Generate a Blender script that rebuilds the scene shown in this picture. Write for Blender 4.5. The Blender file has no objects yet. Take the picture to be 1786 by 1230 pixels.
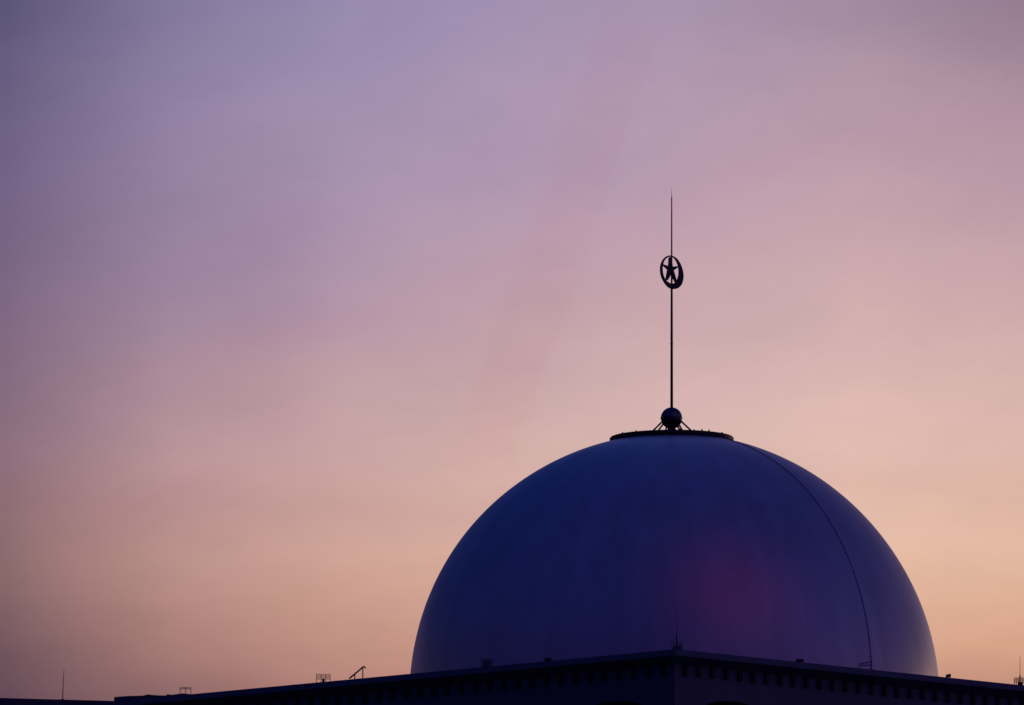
import bpy, bmesh, math, random
from mathutils import Vector, Matrix
random.seed(7)
D = bpy.data
sc = bpy.context.scene
col = sc.collection
R = math.radians

# ------------------------------------------------------------------ camera
W0, H0 = 1786.0, 1230.0          # photograph size
F = 12000.0                      # focal length in photograph pixels
HOR = 2312.0                     # photograph row of the horizon
EYE = 1.7
cam = D.cameras.new("camera")
cam.sensor_width = 36.0
cam.lens = 36.0 * F / W0
cam.shift_y = (HOR - H0 / 2) / W0
cam.clip_start = 1.0
cam.clip_end = 60000
co = D.objects.new("camera", cam)
col.objects.link(co)
co.location = (0, 0, EYE)
co.rotation_euler = (R(90), 0, 0)
sc.camera = co

# ------------------------------------------------------------------ world
def s2l(c):
    out = []
    for v in c:
        v = v / 255.0
        out.append(v / 12.92 if v <= 0.04045 else ((v + 0.055) / 1.055) ** 2.4)
    return out

w = D.worlds.new("World")
sc.world = w
w.use_nodes = True
nt = w.node_tree
nt.nodes.clear()
N = nt.nodes.new
L = nt.links.new
def math_node(op, a, b=None, c=None):
    n = N('ShaderNodeMath'); n.operation = op
    for i, v in enumerate((a, b, c)):
        if v is None: continue
        if isinstance(v, (int, float)): n.inputs[i].default_value = v
        else: L(v, n.inputs[i])
    return n.outputs[0]
def vmath(op, a, b):
    n = N('ShaderNodeVectorMath'); n.operation = op
    for i, v in enumerate((a, b)):
        if isinstance(v, (tuple, list)): n.inputs[i].default_value = v
        elif isinstance(v, (int, float)): n.inputs['Scale'].default_value = v
        else:
            if op == 'SCALE' and i == 1: L(v, n.inputs['Scale'])
            else: L(v, n.inputs[i])
    return n.outputs[0]
tc = N('ShaderNodeTexCoord')
sep = N('ShaderNodeSeparateXYZ')
L(tc.outputs['Generated'], sep.inputs[0])
az = math_node('MULTIPLY', math_node('ARCTAN2', sep.outputs[0], sep.outputs[1]), 180 / math.pi)
el = math_node('MULTIPLY', math_node('ARCSINE', sep.outputs[2]), 180 / math.pi)
# soft warping of the bands, so that they drift like thin cloud
nz = N('ShaderNodeTexNoise'); nz.noise_dimensions = '3D'
mp = N('ShaderNodeMapping'); L(tc.outputs['Generated'], mp.inputs[0])
mp.inputs['Scale'].default_value = (9, 9, 34); mp.inputs['Rotation'].default_value = (0, R(12), 0)
L(mp.outputs[0], nz.inputs['Vector'])
nz.inputs['Scale'].default_value = 1.0; nz.inputs['Detail'].default_value = 3; nz.inputs['Roughness'].default_value = .5
warp = math_node('MULTIPLY', math_node('SUBTRACT', nz.outputs[0], .5), 1.1)
elw = math_node('ADD', el, warp)
facE = math_node('MULTIPLY', math_node('ADD', elw, 10), .01)
facA = math_node('DIVIDE', math_node('ADD', az, 180), 360)

def ramp(fac, stops, interp='B_SPLINE'):
    n = N('ShaderNodeValToRGB')
    cr = n.color_ramp
    cr.interpolation = interp
    while len(cr.elements) > 1: cr.elements.remove(cr.elements[-1])
    cr.elements[0].position = stops[0][0]
    cr.elements[0].color = (*stops[0][1], 1)
    for p, c in stops[1:]:
        e = cr.elements.new(p); e.color = (*c, 1)
    L(fac, n.inputs[0])
    return n.outputs[0]

def elevation_of(py):            # row of the photograph -> degrees above the horizon
    return math.degrees(math.atan((HOR - py) / F))
def azimuth_of(px):
    return math.degrees(math.atan((px - W0 / 2) / F))

ROWS = [1290, 1200, 1110, 950, 750, 550, 350, 150, 0]
SKY = {   # column of the photograph: colours by row
 -60:  [(60,48,72),(76,60,80),(96,74,90),(118,88,96),(124,96,116),(108,88,118),(98,82,118),(84,76,112),(64,62,96)],
 300:  [(118,84,98),(152,112,110),(182,136,126),(200,156,146),(188,150,156),(162,138,162),(152,132,164),(146,132,168),(128,120,158)],
 660:  [(160,114,108),(188,136,122),(208,158,142),(212,170,156),(208,172,168),(186,154,172),(172,150,176),(164,150,184),(156,142,178)],
 1020: [(186,132,112),(204,150,130),(216,166,146),(218,180,162),(214,180,176),(196,162,170),(184,154,174),(170,148,178),(164,146,178)],
 1380: [(190,134,116),(212,158,136),(228,182,156),(232,194,176),(226,192,184),(214,178,178),(198,164,176),(184,156,174),(168,148,168)],
 1740: [(156,110,96),(186,132,114),(222,168,136),(230,190,162),(216,180,172),(206,170,172),(188,153,166),(166,139,156),(148,121,138)],
}
NIGHT = (.0003, .0150, .118)
TWILIGHT = (.006, .036, .200)    # higher sky over the sunset
def col_stops(cols, above, below):
    st = [(0.0, below), (.09, below)]
    for py, c in zip(ROWS, cols):
        st.append(((elevation_of(py) + 10) / 100, s2l(c)))
    top = s2l(cols[-1])
    for e, k in ((14, .70), (19, .38), (28, .11), (45, .02)):
        st.append(((e + 10) / 100, [t * k + a * (1 - k) for t, a in zip(top, TWILIGHT)]))
    st.append((1.0, above))
    return st
def scaled_stops(px, k, above):
    cols = SKY[px]
    st = [(0.0, (.002, .002, .006)), (.09, (.01, .008, .012))]
    for py, c in zip(ROWS, cols):
        v = s2l(c)
        st.append(((elevation_of(py) + 10) / 100, [v[0] * k, v[1] * k, v[2] * k * 1.1]))
    v = s2l(cols[-1])
    for e, q in ((14, .70), (19, .38), (28, .11), (45, .02)):
        st.append(((e + 10) / 100, [t * k * q + a * (1 - q) for t, a in zip(v, above)]))
    st.append((1.0, above))
    return st
below = (.01, .008, .012)
columns = [
  (-180, 'back'), (-95, 'left'),
  (-45, scaled_stops(-60, .28, NIGHT)),
  (-16, scaled_stops(-60, .80, NIGHT)),
]
for px in sorted(SKY):
    columns.append((azimuth_of(px), col_stops(SKY[px], NIGHT, below)))
columns += [
  (16, scaled_stops(1740, .95, NIGHT)),
  (45, scaled_stops(1740, .42, NIGHT)),
  (95, 'right'), (180, 'back')]
azs = [c[0] for c in columns]
def night(k, warm):       # the darkening sky away from the sunset, with the pink belt low down
    n = lambda c: tuple(v * k + w_ * warm for v, w_ in zip(c, (.036, .024, .072)))
    return [(0, (.001, .001, .004)), (.09, (.002, .002, .01)), (.12, n((.010, .0045, .042))),
            (.20, n((.009, .0055, .066))), (.30, n((.002, .0095, .095))), (.55, NIGHT), (1.0, NIGHT)]
NIGHTS = {'back': night(1, 0), 'left': night(.75, .35), 'right': night(1.3, 2.1)}
total = None
def basis(idx):
    st = []
    for i, a in enumerate(azs):
        v = 1.0 if i in idx else 0.0
        st.append(((a + 180) / 360, (v, v, v)))
    return ramp(facA, st)
for i, (a, st) in enumerate(columns):
    if isinstance(st, str): continue
    term = vmath('MULTIPLY', ramp(facE, st), basis([i]))
    total = term if total is None else vmath('ADD', total, term)
for nm, st in NIGHTS.items():
    total = vmath('ADD', total, vmath('MULTIPLY', ramp(facE, st), basis([i for i, c in enumerate(columns) if c[1] == nm])))
# unseen pink lobe added behind the camera, mirrored as the dome's red patch
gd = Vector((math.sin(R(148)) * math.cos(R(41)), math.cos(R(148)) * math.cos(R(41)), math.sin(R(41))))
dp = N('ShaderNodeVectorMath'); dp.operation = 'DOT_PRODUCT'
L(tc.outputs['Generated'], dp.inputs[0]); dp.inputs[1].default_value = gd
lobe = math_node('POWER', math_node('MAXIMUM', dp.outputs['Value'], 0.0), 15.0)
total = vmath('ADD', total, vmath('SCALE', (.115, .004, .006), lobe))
# faint slanting bands tinted slightly darker across the sky
def slant_band(x0, y0, x1, y1, hw, soft, colour):
    a0, e0, a1, e1 = azimuth_of(x0), elevation_of(y0), azimuth_of(x1), elevation_of(y1)
    dx, dy = a1 - a0, e1 - e0; ln = math.hypot(dx, dy); nx, ny = dy / ln, -dx / ln
    d = math_node('ADD', math_node('MULTIPLY', math_node('SUBTRACT', az, a0), nx),
                  math_node('MULTIPLY', math_node('SUBTRACT', el, e0), ny))
    al = math_node('ADD', math_node('MULTIPLY', math_node('SUBTRACT', az, a0), dx / ln / ln),
                  math_node('MULTIPLY', math_node('SUBTRACT', el, e0), dy / ln / ln))
    ad = math_node('ABSOLUTE', d)
    def sm(v, lo, hi):
        n = N('ShaderNodeMapRange'); n.interpolation_type = 'SMOOTHSTEP'
        L(v, n.inputs[0]); n.inputs[1].default_value = lo; n.inputs[2].default_value = hi
        n.inputs[3].default_value = 0; n.inputs[4].default_value = 1
        return n.outputs[0]
    m = math_node('SUBTRACT', 1.0, sm(ad, hw - soft, hw + soft))
    m = math_node('MULTIPLY', m, sm(al, -.10, .12))
    m = math_node('MULTIPLY', m, math_node('SUBTRACT', 1.0, sm(al, .75, 1.1)))
    mx = N('ShaderNodeMix'); mx.data_type = 'RGBA'
    L(m, mx.inputs['Factor']); mx.inputs['A'].default_value = (1, 1, 1, 1); mx.inputs['B'].default_value = (*colour, 1)
    return mx.outputs['Result']
total = vmath('MULTIPLY', total, slant_band(1108, 30, 822, 850, .25, .08, (.992, .956, .957)))
total = vmath('MULTIPLY', total, slant_band(520, 320, 420, 800, .45, .40, (.97, .95, .97)))
# thin level banks of haze
bands = [(p, (v, v * (1 + (v - 1) * .6), v * (1 + (v - 1) * .3))) for p, v in
         [(0, 1)] + [((elevation_of(py) + 10) / 100, v) for py, v in ((1180, 1), (1120, .985), (1060, 1.0), (975, 1.045), (930, 1.02), (880, .94), (840, .955), (780, 1.035), (700, 1.03), (610, .975), (520, .99), (430, 1.02), (300, 1.0))] + [(1, 1)]]
nb = N('ShaderNodeTexNoise'); mb = N('ShaderNodeMapping'); L(tc.outputs['Generated'], mb.inputs[0])
mb.inputs['Scale'].default_value = (22, 22, 60); mb.inputs['Rotation'].default_value = (0, R(15), 0)
L(mb.outputs[0], nb.inputs['Vector']); nb.inputs['Scale'].default_value = 1.0; nb.inputs['Detail'].default_value = 4
elb = math_node('ADD', el, math_node('MULTIPLY', math_node('SUBTRACT', nb.outputs[0], .5), .9))
elb = math_node('ADD', elb, math_node('MULTIPLY', az, -.03))
total = vmath('MULTIPLY', total, ramp(math_node('MULTIPLY', math_node('ADD', elb, 10), .01), bands))
# thin uneven cloud
n2 = N('ShaderNodeTexNoise'); m2 = N('ShaderNodeMapping'); L(tc.outputs['Generated'], m2.inputs[0])
m2.inputs['Scale'].default_value = (26, 26, 60); m2.inputs['Rotation'].default_value = (0, R(-24), 0)
L(m2.outputs[0], n2.inputs['Vector']); n2.inputs['Scale'].default_value = 1.0
n2.inputs['Detail'].default_value = 9; n2.inputs['Roughness'].default_value = .68
cl = ramp(n2.outputs[0], [(.3, (.945, .95, .965)), (.7, (1.06, 1.05, 1.035))], 'LINEAR')
total = vmath('MULTIPLY', total, cl)
bg = N('ShaderNodeBackground'); out = N('ShaderNodeOutputWorld')
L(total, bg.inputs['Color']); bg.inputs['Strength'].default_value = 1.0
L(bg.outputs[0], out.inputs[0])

# the sun has all but gone, low behind the building to the right
sl = D.lights.new("sun", 'SUN'); sl.energy = 0.05; sl.angle = R(3); sl.color = (1, .62, .42)
so = D.objects.new("sun", sl); col.objects.link(so)
sd = Vector((math.sin(R(38)) * math.cos(R(3)), math.cos(R(38)) * math.cos(R(3)), math.sin(R(3))))
so.rotation_euler = sd.to_track_quat('Z', 'Y').to_euler()
so.location = (200, 400, 200)

sc.view_settings.view_transform = 'Standard'
sc.view_settings.look = 'None'
sc.view_settings.gamma = 1
sc.view_settings.exposure = 0
sc.view_settings.use_curve_mapping = False

# ------------------------------------------------------------------ materials
def material(name, base, rough=.7, metal=0.0, var=.12, scale=.6, bump=.0, bscale=3.0, stretch=(1, 1, 1), spec=.5):
    m = D.materials.new(name); m.use_nodes = True
    t = m.node_tree; b = t.nodes['Principled BSDF']
    b.inputs['Roughness'].default_value = rough
    b.inputs['Metallic'].default_value = metal
    b.inputs['Specular IOR Level'].default_value = spec
    c = t.nodes.new('ShaderNodeTexCoord'); mpn = t.nodes.new('ShaderNodeMapping')
    mpn.inputs['Scale'].default_value = stretch
    t.links.new(c.outputs['Object'], mpn.inputs[0])
    n = t.nodes.new('ShaderNodeTexNoise'); n.inputs['Scale'].default_value = scale; n.inputs['Detail'].default_value = 6
    t.links.new(mpn.outputs[0], n.inputs['Vector'])
    r = t.nodes.new('ShaderNodeValToRGB')
    r.color_ramp.elements[0].position = .3; r.color_ramp.elements[1].position = .7
    r.color_ramp.elements[0].color = (*[v * (1 - var) for v in base], 1)
    r.color_ramp.elements[1].color = (*[min(1, v * (1 + var)) for v in base], 1)
    t.links.new(n.outputs[0], r.inputs[0]); t.links.new(r.outputs[0], b.inputs['Base Color'])
    if bump:
        n3 = t.nodes.new('ShaderNodeTexNoise'); n3.inputs['Scale'].default_value = bscale; n3.inputs['Detail'].default_value = 5
        t.links.new(mpn.outputs[0], n3.inputs['Vector'])
        bp = t.nodes.new('ShaderNodeBump'); bp.inputs['Strength'].default_value = bump; bp.inputs['Distance'].default_value = .02
        t.links.new(n3.outputs[0], bp.inputs['Height']); t.links.new(bp.outputs[0], b.inputs['Normal'])
    return m
M_dome = material('dome_ceramic', (.60, .61, .64), .33, metal=.45, var=.09, scale=.45, bump=.05, bscale=.9, stretch=(1, 1, .06), spec=.6)
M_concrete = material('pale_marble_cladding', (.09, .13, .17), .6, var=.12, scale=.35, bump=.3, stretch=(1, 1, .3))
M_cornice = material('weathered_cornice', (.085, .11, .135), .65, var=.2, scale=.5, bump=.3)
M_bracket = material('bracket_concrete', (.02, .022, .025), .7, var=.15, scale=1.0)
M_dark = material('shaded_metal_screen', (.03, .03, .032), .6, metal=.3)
M_steel = material('stainless_steel', (.13, .14, .16), .28, metal=1.0, var=.08, scale=1.5)
M_emblem = material('dark_weathered_steel', (.06, .06, .065), .45, metal=.8, var=.1)
M_ring = material('dark_ring_metal', (.025, .025, .027), .5, metal=.4, var=.2)
M_paint = material('painted_roof_metal', (.06, .055, .055), .6, var=.15, scale=3)
M_cable = material('grey_cable', (.30, .32, .38), .6, var=.1)
M_ground = material('plaza_paving', (.12, .115, .11), .8, var=.2, scale=.05)
M_roof = material('roof_felt', (.08, .08, .085), .9, var=.2, scale=.4)

def gores(m, count, amount):
    t = m.node_tree; b = t.nodes['Principled BSDF']
    src = b.inputs['Base Color'].links[0].from_socket
    c = t.nodes.new('ShaderNodeTexCoord'); sp = t.nodes.new('ShaderNodeSeparateXYZ'); t.links.new(c.outputs['Object'], sp.inputs[0])
    def mn(op, a, b_=None):
        n = t.nodes.new('ShaderNodeMath'); n.operation = op
        for i, v in enumerate((a, b_)):
            if v is None: continue
            if isinstance(v, (int, float)): n.inputs[i].default_value = v
            else: t.links.new(v, n.inputs[i])
        return n.outputs[0]
    a = mn('FLOOR', mn('MULTIPLY', mn('ARCTAN2', sp.outputs[1], sp.outputs[0]), count / (2 * math.pi)))
    wn = t.nodes.new('ShaderNodeTexWhiteNoise'); wn.noise_dimensions = '1D'; t.links.new(a, wn.inputs['W'])
    k = mn('ADD', mn('MULTIPLY', wn.outputs['Value'], 2 * amount), 1 - amount)
    vm = t.nodes.new('ShaderNodeVectorMath'); vm.operation = 'SCALE'
    t.links.new(src, vm.inputs[0]); t.links.new(k, vm.inputs['Scale']); t.links.new(vm.outputs[0], b.inputs['Base Color'])
gores(M_dome, 88, .035)
# ------------------------------------------------------------------ helpers
def link(o, parent=None):
    col.objects.link(o)
    if parent: o.parent = parent
    return o
def empty(name, loc, label, cat, group=None, rz=0):
    o = D.objects.new(name, None); o.location = loc; o.rotation_euler = (0, 0, rz)
    o['label'] = label; o['category'] = cat
    if group: o['group'] = group
    return link(o)
def build(name, bm, mat, parent=None, smooth=False, loc=(0, 0, 0)):
    bmesh.ops.recalc_face_normals(bm, faces=bm.faces)
    me = D.meshes.new(name); bm.to_mesh(me); bm.free()
    me.materials.append(mat)
    if smooth:
        for p in me.polygons: p.use_smooth = True
    o = D.objects.new(name, me); o.location = loc
    return link(o, parent)
def box(bm, x0, x1, y0, y1, z0, z1, mat4=None):
    vs = [bm.verts.new((x, y, z)) for z in (z0, z1) for x, y in ((x0, y0), (x1, y0), (x1, y1), (x0, y1))]
    for f in ((0, 1, 2, 3), (4, 5, 6, 7), (0, 1, 5, 4), (1, 2, 6, 5), (2, 3, 7, 6), (3, 0, 4, 7)):
        bm.faces.new([vs[i] for i in f])
    if mat4 is not None:
        for v in vs: v.co = mat4 @ v.co
    return vs
def tube(bm, pts, r, seg=10, r1=None, caps=True):
    pts = [Vector(p) for p in pts]; n = len(pts); rings = []
    rs = r if isinstance(r, (list, tuple)) else [r + ((r1 if r1 is not None else r) - r) * i / (n - 1) for i in range(n)]
    for i, p in enumerate(pts):
        d = (pts[min(i + 1, n - 1)] - pts[max(i - 1, 0)]).normalized()
        ref = Vector((0, 0, 1)) if abs(d.z) < .9 else Vector((0, 1, 0))
        u = d.cross(ref).normalized(); v = d.cross(u)
        rings.append([bm.verts.new(p + (u * math.cos(2 * math.pi * k / seg) + v * math.sin(2 * math.pi * k / seg)) * rs[i]) for k in range(seg)])
    for a, b in zip(rings, rings[1:]):
        for k in range(seg): bm.faces.new((a[k], a[(k + 1) % seg], b[(k + 1) % seg], b[k]))
    if caps:
        bm.faces.new(rings[0]); bm.faces.new(rings[-1])
def lathe(bm, prof, seg=96, off=None, close_top=False):
    rings = []
    for (r, z) in prof:
        ox = off(z) if off else 0
        rings.append([bm.verts.new((ox + r * math.cos(2 * math.pi * k / seg), r * math.sin(2 * math.pi * k / seg), z)) for k in range(seg)])
    for a, b in zip(rings, rings[1:]):
        for k in range(seg): bm.faces.new((a[k], a[(k + 1) % seg], b[(k + 1) % seg], b[k]))
    if close_top: bm.faces.new(rings[-1])
def P(px, py, Y):
    return Vector(((px - W0 / 2) / F * Y, Y, EYE + (HOR - py) / F * Y))

# ------------------------------------------------------------------ ground
bm = bmesh.new()
s = 20000
bm.faces.new([bm.verts.new(v) for v in ((-s, -s, 0), (s, -s, 0), (s, s, 0), (-s, s, 0))])
g = build('ground', bm, M_ground); g['kind'] = 'structure'

# ------------------------------------------------------------------ prayer hall
YC = 534.0
C = P(1178, 1131.5, YC)
aL, aR = math.atan((893 + 11518) / F), math.atan((12516 - 893) / F)
# local frame: +x runs along the right face, +y along the left face, away from the corner
rz = math.pi / 2 - aR                     # direction of the right face
ZC = C.z
LEN_R, LEN_L = 68.0, 64.6
hall = empty('mosque_prayer_hall', (C.x, C.y, 0), 'vast dark prayer hall with bracketed cornice beneath the great dome', 'building', rz=rz)
Mhall = Matrix.Translation((C.x, C.y, 0)) @ Matrix.Rotation(rz, 4, 'Z')
def rect_band(bm, prof):
    """sweep a profile of (inset, z) round the hall"""
    rings = []
    for ins, z in prof:
        rings.append([bm.verts.new(v) for v in ((ins, ins, z), (LEN_R - ins, ins, z), (LEN_R - ins, LEN_L - ins, z), (ins, LEN_L - ins, z))])
    for a, b in zip(rings, rings[1:]):
        for k in range(4): bm.faces.new((a[k], a[(k + 1) % 4], b[(k + 1) % 4], b[k]))
    return rings
bm = bmesh.new()
rect_band(bm, [(.62, ZC - .03), (.26, ZC), (.20, ZC - .03), (0.0, ZC - .47), (0.0, ZC - .53), (.10, ZC - .55)])
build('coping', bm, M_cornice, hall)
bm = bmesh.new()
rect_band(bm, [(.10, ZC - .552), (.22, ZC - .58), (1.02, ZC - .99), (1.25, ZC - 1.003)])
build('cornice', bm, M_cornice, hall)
bm = bmesh.new()
bm.faces.new([bm.verts.new(v) for v in ((.62, .62, ZC - .25), (LEN_R - .62, .62, ZC - .25), (LEN_R - .62, LEN_L - .62, ZC - .25), (.62, LEN_L - .62, ZC - .25))])
rect_band(bm, [(.62, ZC - .03), (.62, ZC - .25)])
build('roof', bm, M_roof, hall)

# walls: piers and shallow arches, one wall per side, dark screens set deep behind the arches
def arched_wall(length, x_first, bay, rise, crown, thick, zt):
    bm = bmesh.new()
    pier = .9
    xs = []
    k = 0
    cuts = []
    x = x_first
    while x + bay < length - 1.2:
        cuts.append((x + pier / 2, x + bay - pier / 2)); x += bay
    n = 14
    pts = [(1.2, None)]
    for a, b in cuts:
        pts.append((a, None)); 
        for i in range(n + 1):
            t = i / n; xx = a + (b - a) * t
            pts.append((xx, zt - crown - rise * (1 - math.sqrt(max(0, 1 - (2 * t - 1) ** 2)))))
        pts.append((b, None))
    pts.append((length - 1.2, None))
    for (xa, za), (xb, zb) in zip(pts, pts[1:]):
        if xb - xa < 1e-6: continue
        zla = za if za is not None else 0; zlb = zb if zb is not None else 0
        if (za is None) != (zb is None): zla = zlb = 0
        f = [bm.verts.new(v) for v in ((xa, 1.2, zla), (xb, 1.2, zlb), (xb, 1.2, zt), (xa, 1.2, zt))]
        bm.faces.new(f)
        if za is not None and zb is not None:
            bm.faces.new([bm.verts.new(v) for v in ((xa, 1.2, zla), (xb, 1.2, zlb), (xb, 1.2 + thick, zlb), (xa, 1.2 + thick, zla))])
    for a, b in cuts:
        for xx in (a, b):
            bm.faces.new([bm.verts.new(v) for v in ((xx, 1.2, 0), (xx, 1.2 + thick, 0), (xx, 1.2 + thick, zt - crown - rise), (xx, 1.2, zt - crown - rise))])
    bmesh.ops.remove_doubles(bm, verts=bm.verts, dist=.001)
    return bm, cuts
ZT = ZC - 1.0
bmR, cutsR = arched_wall(LEN_R, 1.4, 13.2, 3.2, 2.5, 1.6, ZT)
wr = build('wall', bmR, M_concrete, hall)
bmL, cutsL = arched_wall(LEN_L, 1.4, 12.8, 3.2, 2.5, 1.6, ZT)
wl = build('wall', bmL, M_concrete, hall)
wl.data.transform(Matrix(((0, 1, 0, 0), (1, 0, 0, 0), (0, 0, 1, 0), (0, 0, 0, 1))))
wl.data.flip_normals()
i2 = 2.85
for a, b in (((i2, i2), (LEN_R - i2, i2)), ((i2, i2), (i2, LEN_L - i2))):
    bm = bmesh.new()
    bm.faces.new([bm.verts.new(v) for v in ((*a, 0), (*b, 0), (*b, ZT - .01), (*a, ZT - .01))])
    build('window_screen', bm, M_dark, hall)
for (x0, y0, x1, y1) in ((1.2, LEN_L - 1.2, LEN_R - 1.2, LEN_L - 1.2), (LEN_R - 1.2, 1.2, LEN_R - 1.2, LEN_L - 1.2)):
    bm = bmesh.new()
    bm.faces.new([bm.verts.new(v) for v in ((x0, y0, 0), (x1, y1, 0), (x1, y1, ZT), (x0, y0, ZT))])
    build('rear_wall', bm, M_concrete, hall)
# brackets
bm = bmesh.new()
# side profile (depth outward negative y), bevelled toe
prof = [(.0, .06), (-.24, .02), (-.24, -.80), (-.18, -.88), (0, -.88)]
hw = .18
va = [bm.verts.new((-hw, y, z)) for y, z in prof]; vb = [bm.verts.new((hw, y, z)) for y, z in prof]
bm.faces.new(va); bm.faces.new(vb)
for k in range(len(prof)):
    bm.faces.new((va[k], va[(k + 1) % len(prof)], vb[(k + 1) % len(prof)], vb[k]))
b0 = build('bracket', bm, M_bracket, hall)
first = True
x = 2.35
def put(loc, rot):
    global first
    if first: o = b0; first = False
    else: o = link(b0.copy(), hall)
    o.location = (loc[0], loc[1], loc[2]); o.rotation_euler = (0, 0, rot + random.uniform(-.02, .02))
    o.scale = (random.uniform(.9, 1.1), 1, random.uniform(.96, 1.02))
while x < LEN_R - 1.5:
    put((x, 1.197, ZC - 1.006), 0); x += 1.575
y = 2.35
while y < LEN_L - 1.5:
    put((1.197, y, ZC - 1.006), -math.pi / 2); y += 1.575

# ------------------------------------------------------------------ dome
YD = 584.4
RD = 22.5
c0 = P(1171.5, 1221.6, YD)
ZB = ZC - .25
DX = .0487
def lean(z):            # the shell bellies a hand's breadth to the right towards its foot
    t = max(0.0, min(1.0, 1 - (z / 17.0)))
    return 4.2 * DX * (t * t * (3 - 2 * t))
dome = empty('mosque_dome', (c0.x, c0.y, ZB), 'huge smooth pale dome rising over the dark bracketed roofline', 'dome')
dz = c0.z - ZB
bm = bmesh.new()
pr = [(RD + .0, -dz + .0)] if dz > 0.05 else []
for i in range(0, 97):
    a = math.radians(i * 76.6 / 96)
    pr.append((RD * math.cos(a), RD * math.sin(a)))
lathe(bm, pr, 256, off=lean, close_top=True)
build('shell', bm, M_dome, dome, smooth=True, loc=(0, 0, dz))
bm = bmesh.new()
lathe(bm, [(RD + .02, -dz), (RD + .9, -dz), (RD + .9, -dz + .28), (RD + .3, -dz + .34), (RD + .02, -dz + .34)], 192, off=lambda z: lean(0))
build('base_kerb', bm, M_cornice, dome, loc=(0, 0, dz))
rR = 108.3 * DX
zr = math.sqrt(RD * RD - (rR - .1) ** 2)
bm = bmesh.new()
lathe(bm, [(rR - .55, zr - .05), (rR - .1, zr - .02), (rR - .02, zr + .04), (rR, zr + .12), (rR, zr + .34), (rR - .08, zr + .42), (rR - .7, zr + .44), (rR - .7, zr + .30), (.4, zr + .42)], 160)
ring = build('crown_ring', bm, M_ring, dome, smooth=False, loc=(0, 0, dz))
# small fittings standing on the ring
for a in (-1.9, -1.45, -1.2, -.9, -2.25, -2.6, -.55, -1.05):
    ca, sa = math.cos(a) * (rR - .35), math.sin(a) * (rR - .35)
    h = random.uniform(.06, .16)
    bm = bmesh.new(); box(bm, ca - .06, ca + .06, sa - .06, sa + .06, zr + .42, zr + .44 + h)
    build('ring_fitting', bm, M_ring, ring)
# lightning conductor running down the shell
bm = bmesh.new()
pts = []
for i in range(64):
    la = 76.2 - 75.5 * i / 63; a = math.radians(la)
    azc = math.radians(-90 + 45.0 + la * .03)
    rr = (RD + .04) * math.cos(a); zz = (RD + .04) * math.sin(a)
    pts.append((rr * math.cos(azc) + lean(zz), rr * math.sin(azc), zz))
tube(bm, pts, .03, 6)
cable = build('conductor_cable', bm, M_cable, dome, smooth=True, loc=(0, 0, dz))
for i in range(3, 62, 4):
    p = Vector(pts[i]); n = p.normalized()
    t = (Vector(pts[i + 1]) - p).normalized(); u = n.cross(t)
    q = [p + u * .08 * a + t * .04 * b + n * (.05 * c - .04) for c in (0, 1) for a, b in ((-1, -1), (1, -1), (1, 1), (-1, 1))]
    bm = bmesh.new(); v = [bm.verts.new(k) for k in q]
    for f in ((0, 1, 2, 3), (4, 5, 6, 7), (0, 1, 5, 4), (1, 2, 6, 5), (2, 3, 7, 6), (3, 0, 4, 7)): bm.faces.new([v[k] for k in f])
    build('cable_clip', bm, M_cable, cable)

# ------------------------------------------------------------------ finial
zp = c0.z + zr + .42                         # platform level
fin = empty('dome_finial', (c0.x, c0.y, zp), 'tall thin steel finial with crescent and star on top of the dome', 'finial')
def fz(py): return EYE + (HOR - py) / F * YD - zp
bm = bmesh.new(); bmesh.ops.create_uvsphere(bm, u_segments=64, v_segments=40, radius=18.8 * DX)
ball = build('ball', bm, M_steel, fin, smooth=True, loc=(-.3 * DX, 0, fz(729.5)))
bm = bmesh.new()
rb = 18.8 * DX
lathe(bm, [(rb + .004, -.035), (rb + .03, -.03), (rb + .03, .03), (rb + .004, .035)], 64)
build('ball_band', bm, M_emblem, ball, smooth=False)
bm = bmesh.new()
lathe(bm, [(.75, -.02), (.75, .08), (.42, .14), (.34, fz(747))], 32)
build('pedestal', bm, M_emblem, fin)
for k in range(6):
    a = math.radians(90 - (100 + 60 * k))
    bm = bmesh.new()
    d = Vector((math.cos(a), math.sin(a), 0))
    zt0 = fz(735)
    tube(bm, [d * .80 + Vector((0, 0, zt0)), d * 2.28 + Vector((0, 0, -.03))], .075, 8)
    st = build('strut', bm, M_emblem, fin, smooth=True)
    bm = bmesh.new()
    pp = d * 2.28
    box(bm, pp.x - .16, pp.x + .16, pp.y - .16, pp.y + .16, -.04, .05)
    build('foot_plate', bm, M_emblem, st)
bm = bmesh.new()
tube(bm, [(0, 0, fz(716)), (0, 0, fz(600)), (0, 0, fz(503))], [2.45 * DX, 2.2 * DX, 1.85 * DX], 20)
build('pole', bm, M_emblem, fin, smooth=True)
bm = bmesh.new()
lathe(bm, [(1.9 * DX, fz(600.8)), (2.7 * DX, fz(600.5)), (2.7 * DX, fz(599)), (1.9 * DX, fz(598.8))], 20)
build('pole_collar', bm, M_emblem, fin)
bm = bmesh.new()
tube(bm, [(0, 0, fz(505)), (0, 0, fz(447)), (0, 0, fz(400)), (0, 0, fz(344))], [1.6 * DX, 1.35 * DX, 1.2 * DX, .95 * DX], 16)
tube(bm, [(0, 0, fz(345)), (0, 0, fz(329))], .5 * DX, 8, r1=.18 * DX)
build('spire', bm, M_emblem, fin, smooth=True)
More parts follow.
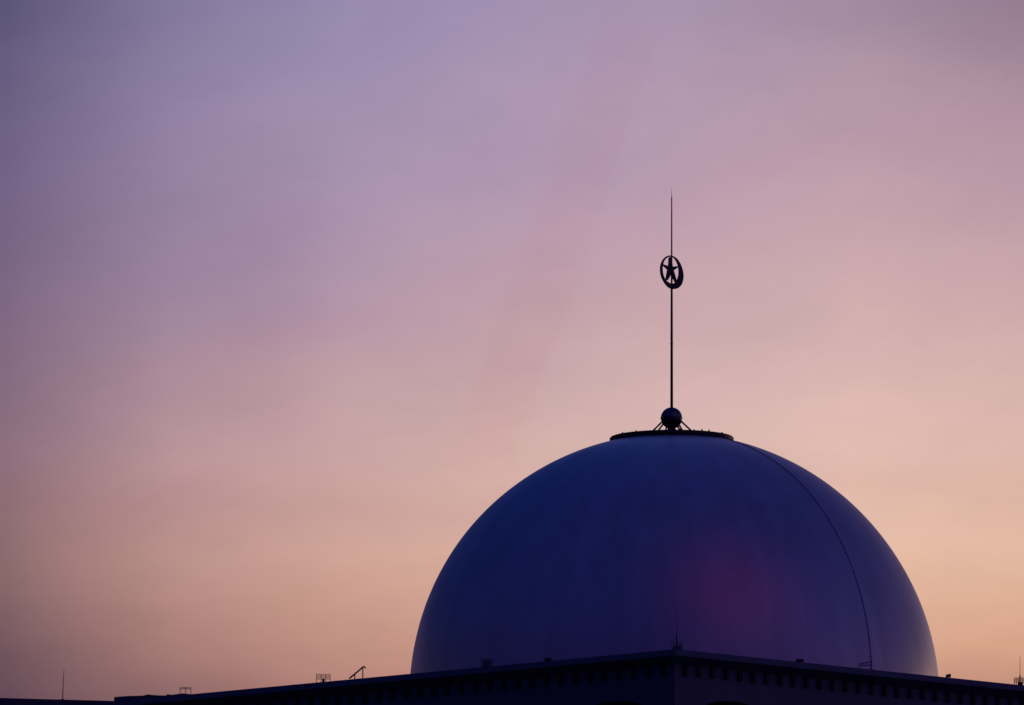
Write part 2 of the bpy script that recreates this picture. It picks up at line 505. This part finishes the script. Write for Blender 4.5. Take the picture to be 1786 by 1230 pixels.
# emblem: its plane stands obliquely to the view, so widths are divided by the cosine
YAW = R(38)
def catmull(p, n=8):
    out = []
    m = len(p)
    for i in range(m):
        p0, p1, p2, p3 = [Vector(p[(i + k) % m]) for k in (-1, 0, 1, 2)]
        for j in range(n):
            t = j / n
            out.append(.5 * ((2 * p1) + (p2 - p0) * t + (2 * p0 - 5 * p1 + 4 * p2 - p3) * t * t + (3 * p1 - p0 - 3 * p2 + p3) * t ** 3))
    return out
outer = catmull([(1170, 446), (1162, 448.6), (1155.5, 456), (1151.6, 466), (1151.3, 476), (1153.6, 486), (1158.6, 495), (1165, 501.6), (1172.5, 504.2),
                 (1181, 502.2), (1188, 495.8), (1191.4, 486.5), (1192, 477), (1189.9, 466), (1185.5, 456.5), (1179, 449.2)])
inner = catmull([(1169.6, 448.3), (1163.4, 450.6), (1158.3, 456.5), (1155.6, 465), (1155.2, 474), (1157, 483), (1160.5, 489.5), (1165, 493), (1170, 494.8),
                 (1175.5, 493.6), (1180, 489), (1183, 481.5), (1184, 473), (1183.2, 464), (1180, 455.5), (1175.4, 449.6)])
def to_local(p, dpt):
    lx = (p[0] - 1171.5) * DX / math.cos(YAW)
    return Vector((lx * math.cos(YAW) - dpt * math.sin(YAW), lx * math.sin(YAW) + dpt * math.cos(YAW), fz(p[1])))
TH = .055
bm = bmesh.new()
n = len(outer)
of = [bm.verts.new(to_local(p, -TH)) for p in outer]; ob = [bm.verts.new(to_local(p, TH)) for p in outer]
inf = [bm.verts.new(to_local(p, -TH)) for p in inner]; ib = [bm.verts.new(to_local(p, TH)) for p in inner]
for k in range(n):
    j = (k + 1) % n
    bm.faces.new((of[k], of[j], inf[j], inf[k])); bm.faces.new((ob[k], ob[j], ib[j], ib[k]))
    bm.faces.new((of[k], of[j], ob[j], ob[k])); bm.faces.new((inf[k], inf[j], ib[j], ib[k]))
build('crescent', bm, M_emblem, fin)
star = [(1166.2, 450.2), (1168.6, 448.8), (1171.6, 452), (1173.0, 465.0), (1184, 462.8), (1183.6, 464.6), (1174.8, 471.6), (1181.0, 491.0), (1177.0, 491.5), (1169.8, 480), (1164.0, 490.0), (1160.4, 489.4), (1163.8, 471.6), (1155.4, 464.8), (1155.2, 462.8), (1165.3, 465.0)]
ctr = (1169.4, 469.5)
bm = bmesh.new()
a_ = [bm.verts.new(to_local(p, -.05)) for p in star]; b_ = [bm.verts.new(to_local(p, .05)) for p in star]
f0 = bm.verts.new(to_local(ctr, -.10)); f1 = bm.verts.new(to_local(ctr, .10))
m_ = len(star)
for k in range(m_):
    j = (k + 1) % m_
    bm.faces.new((a_[k], a_[j], f0)); bm.faces.new((b_[k], b_[j], f1)); bm.faces.new((a_[k], a_[j], b_[j], b_[k]))
build('star', bm, M_emblem, fin)

# ------------------------------------------------------------------ things on the roof
def edge_point(px, inset=.45):
    """point on the coping over a photograph column, 'inset' m in from the edge; returns world x, y and face angle"""
    k = (px - W0 / 2) / F
    if px < 1178:
        d = Vector((-math.sin(aL), math.cos(aL))); nrm = Vector((math.cos(aL), math.sin(aL)))
    else:
        d = Vector((math.sin(aR), math.cos(aR))); nrm = Vector((-math.cos(aR), math.sin(aR)))
    o = Vector((C.x, C.y)) + nrm * inset
    t = (k * o.y - o.x) / (d.x - k * d.y)
    p = o + d * t
    return p, math.atan2(d.y, d.x)
def zrow(py, Y): return EYE + (HOR - py) / F * Y

def guard(name, px, x0, x1, ytop, ybot, rails, posts, label, cat, group, rod=None, base=None):
    p, ang = edge_point(px, .5)
    zb = ZC - .02
    t = empty(name, (p.x, p.y, zb), label, cat, group)
    u = p.y / F
    hwid = (x1 - x0) / 2 * u
    cx = ((x0 + x1) / 2 - px) * u
    ht = zrow(ytop, p.y) - zb; hb = zrow(ybot, p.y) - zb
    dep = hwid * .5
    for k in range(rails):
        bm = bmesh.new(); z = hb + (ht - hb) * k / (rails - 1)
        q = [(cx - hwid, -dep, z), (cx + hwid, -dep, z), (cx + hwid, dep, z), (cx - hwid, dep, z), (cx - hwid, -dep, z)]
        tube(bm, q, .014, 6)
        build('rail', bm, M_paint, t)
    for k in range(posts):
        xx = cx - hwid + 2 * hwid * k / (posts - 1)
        for yy in (-dep, dep):
            bm = bmesh.new(); tube(bm, [(xx, yy, .0), (xx, yy, ht)], .015, 6)
            build('post', bm, M_paint, t)
    if base:
        bm = bmesh.new(); box(bm, cx - base, cx + base, -dep, dep, -.01, max(hb, .05))
        build('plinth', bm, M_cornice, t)
    if rod:
        bm = bmesh.new()
        zt_, zm = zrow(rod[1], p.y) - zb, zrow(rod[2], p.y) - zb
        tube(bm, [(rod[0], 0, 0), (rod[0], 0, zm * .85), (rod[0], 0, zm), (rod[0], 0, zt_)], [.06, .055, .022, .014], 8)
        build('lightning_rod', bm, M_paint, t)
    return t
guard('rod_guard_cage', 1181, 1172, 1190, 1120.5, 1127, 3, 3, 'lightning rod cage on the near roof corner in front of the dome', 'lightning rod', 'lightning rods in roof cages', rod=(-.03, 1063, 1105), base=.33)
guard('rod_guard_cage', 1779, 1769, 1790, 1182.5, 1190, 4, 7, 'lightning rod cage at the right end of the roofline against orange sky', 'lightning rod', 'lightning rods in roof cages', rod=(0, 1145, 1176), base=.2)
guard('slatted_roof_guard', 564, 552, 576, 1176.5, 1184.5, 4, 4, 'small slatted guard cage on roof edge left of the stair handrail', 'guard cage', 'guard cages along the left roof edge', base=.1)
guard('open_roof_guard', 323, 314, 333, 1199.5, 1201.5, 2, 3, 'small open box frame standing far left on the roof edge', 'guard cage', 'guard cages along the left roof edge')
guard('boxy_roof_guard', 849, 839, 859, 1149.8, 1154, 3, 3, 'dim low guard cage on roof edge before the dome left foot', 'guard cage', 'guard cages along the left roof edge', base=.35)

# hooked ladder handrail
p, ang = edge_point(622, .5); u = p.y / F
t = empty('ladder_handrail', (p.x, p.y, ZC - .02), 'sloping steel handrail with hooked top end on the left roof edge', 'handrail')
def hp(px, py): return ((px - 622) * u, 0, zrow(py, p.y) - (ZC - .02))
rail = [hp(609, 1183), hp(618, 1175.8), hp(626, 1169), hp(632, 1163.8), hp(633.8, 1162.7), hp(635.4, 1162.6), hp(636.8, 1163.6), hp(637.2, 1166)]
for dy in (0, .55):
    bm = bmesh.new(); tube(bm, [(a, b + dy, c) for a, b, c in rail], .042, 8); build('handrail', bm, M_paint, t, smooth=True)
    for (px, py) in ((618.6, 1175.6), (632.6, 1163.8)):
        bm = bmesh.new(); a = hp(px, py); tube(bm, [(a[0], dy, 0), (a[0], dy, a[2])], .038, 8); build('post', bm, M_paint, t, smooth=True)

# floodlight housings along the edge
def floodlight(px, x0, x1, ytop, label, tilt=.0, group='floodlight housings on the roof edge'):
    p, ang = edge_point(px, .42); u = p.y / F
    t = empty('roof_floodlight', (p.x, p.y, ZC - .03), label, 'floodlight', group, rz=0)
    hwid = (x1 - x0) / 2 * u; ht = zrow(ytop, p.y) - ZC
    bm = bmesh.new()
    vs = box(bm, -hwid, hwid, -.2, .2, ht * .25, ht)
    for v in vs:
        if v.co.z > ht * .9: v.co.z += v.co.x * tilt; v.co.x *= .93
    bmesh.ops.bevel(bm, geom=bm.edges[:], offset=.02, segments=1, affect='EDGES')
    build('housing', bm, M_paint, t)
    bm = bmesh.new()
    bm.free()
    for sx in (-1, 1):
        bm = bmesh.new(); box(bm, sx * hwid * .6 - .025, sx * hwid * .6 + .025, -.05, .05, 0, ht * .4)
        build('mount', bm, M_paint, t)
floodlight(956, 949.5, 962.5, 1147, 'small black box lamp on left roof edge before the dome')
floodlight(1395, 1388, 1402, 1149.2, 'flat black box lamp on right roof edge before the dome')
floodlight(1654, 1649.5, 1658.5, 1175.6, 'squat black box lamp on roof edge just right of the dome', tilt=.22)

# cable bracket at the foot of the conductor
p, ang = edge_point(1512, .5); u = p.y / F
t = empty('cable_gantry', (p.x, p.y, ZC - .02), 'small braced frame on right roof edge where the dome cable ends', 'bracket')
def gp(px, py, d=0): return ((px - 1512) * u, d, zrow(py, p.y) - (ZC - .02))
for name, a, b in (('arm', (1499, 1157.5), (1521, 1153.8)), ('arm', (1499, 1160), (1520.5, 1160)), ('post', (1520.6, 1153), (1520.6, 1167.5)), ('post', (1499.3, 1157), (1499.3, 1165.2))):
    bm = bmesh.new(); tube(bm, [gp(*a), gp(*b)], .03, 6); build(name, bm, M_cable, t)
    bm = bmesh.new(); tube(bm, [gp(*a, .5), gp(*b, .5)], .03, 6); build(name, bm, M_cable, t)

# low penthouse at the far left end of the roof
p0, _ = edge_point(199, 1.0); p1, _ = edge_point(300, 1.0)
t = empty('roof_penthouse', (p0.x, p0.y, ZC - .25), 'low flat plant room at the far left end of the roof', 'plant room')
top = [(199, 1215.9), (222, 1214.0), (249, 1213.4), (257.5, 1211.3), (263, 1212.4), (289.5, 1213.3), (291, 1211.2), (293, 1211.2), (294.5, 1212.6), (318, 1209.5)]
bm = bmesh.new()
k0 = []
for (px, py) in top:
    q, _ = edge_point(px, .66)
    nn = Vector((math.cos(aL), math.sin(aL)))
    zt_ = zrow(py, q.y)
    k0.append((q, zt_, q + nn * 5))
for (qa, za, ba), (qb, zb_, bb) in zip(k0, k0[1:]):
    def v(q, z): return bm.verts.new((q.x - p0.x, q.y - p0.y, z - (ZC - .25)))
    zl = ZC - .24
    bm.faces.new((v(qa, zl), v(qb, zl), v(qb, zb_), v(qa, za)))
    bm.faces.new((v(ba, zl), v(bb, zl), v(bb, zb_), v(ba, za)))
    bm.faces.new((v(qa, za), v(qb, zb_), v(bb, zb_), v(ba, za)))
for (q, z, b) in (k0[0], k0[-1]):
    def v(q, z): return bm.verts.new((q.x - p0.x, q.y - p0.y, z - (ZC - .25)))
    bm.faces.new((v(q, ZC - .24), v(b, ZC - .24), v(b, z), v(q, z)))
bmesh.ops.remove_doubles(bm, verts=bm.verts, dist=.002)
build('wall', bm, M_cornice, t)

# ------------------------------------------------------------------ lower wing on the left
aw = R(73.4)
o0 = P(205, 1222.9, 596)
dw = Vector((-math.sin(aw), -math.cos(aw), 0))
wing = empty('side_wing', (o0.x, o0.y, 0), 'lower dark wing of the mosque at the far left under a thin mast', 'building')
bm = bmesh.new()
mrot = Matrix.Rotation(math.atan2(dw.y, dw.x), 4, 'Z')
zw = o0.z
box(bm, -12, 60, -26, -.6, 0, zw - .7, mrot)
build('wall', bm, M_concrete, wing)
bm = bmesh.new()
box(bm, -12.6, 60.6, -26.6, 0, zw - .698, zw, mrot)
build('cornice', bm, M_cornice, wing)

k = (112 - W0 / 2) / F
t_ = (k * o0.y - o0.x) / (dw.x - k * dw.y)
q = o0 + dw * t_
n_ = Vector((-dw.y, dw.x, 0)); q = q + (n_ if n_.y > 0 else -n_) * .5
mast = empty('radio_mast', (q.x, q.y, zw), 'thin slightly leaning mast standing on the far left wing', 'mast')
ztop = zrow(1167.5, q.y) - zw
bm = bmesh.new(); tube(bm, [(-.03, 0, 0), (.02, 0, ztop * .5), (.095, 0, ztop)], [.042, .032, .018], 8); build('pole', bm, M_paint, mast)
bm = bmesh.new(); box(bm, -.18, .12, -.15, .15, 0, .08); build('base', bm, M_paint, mast)
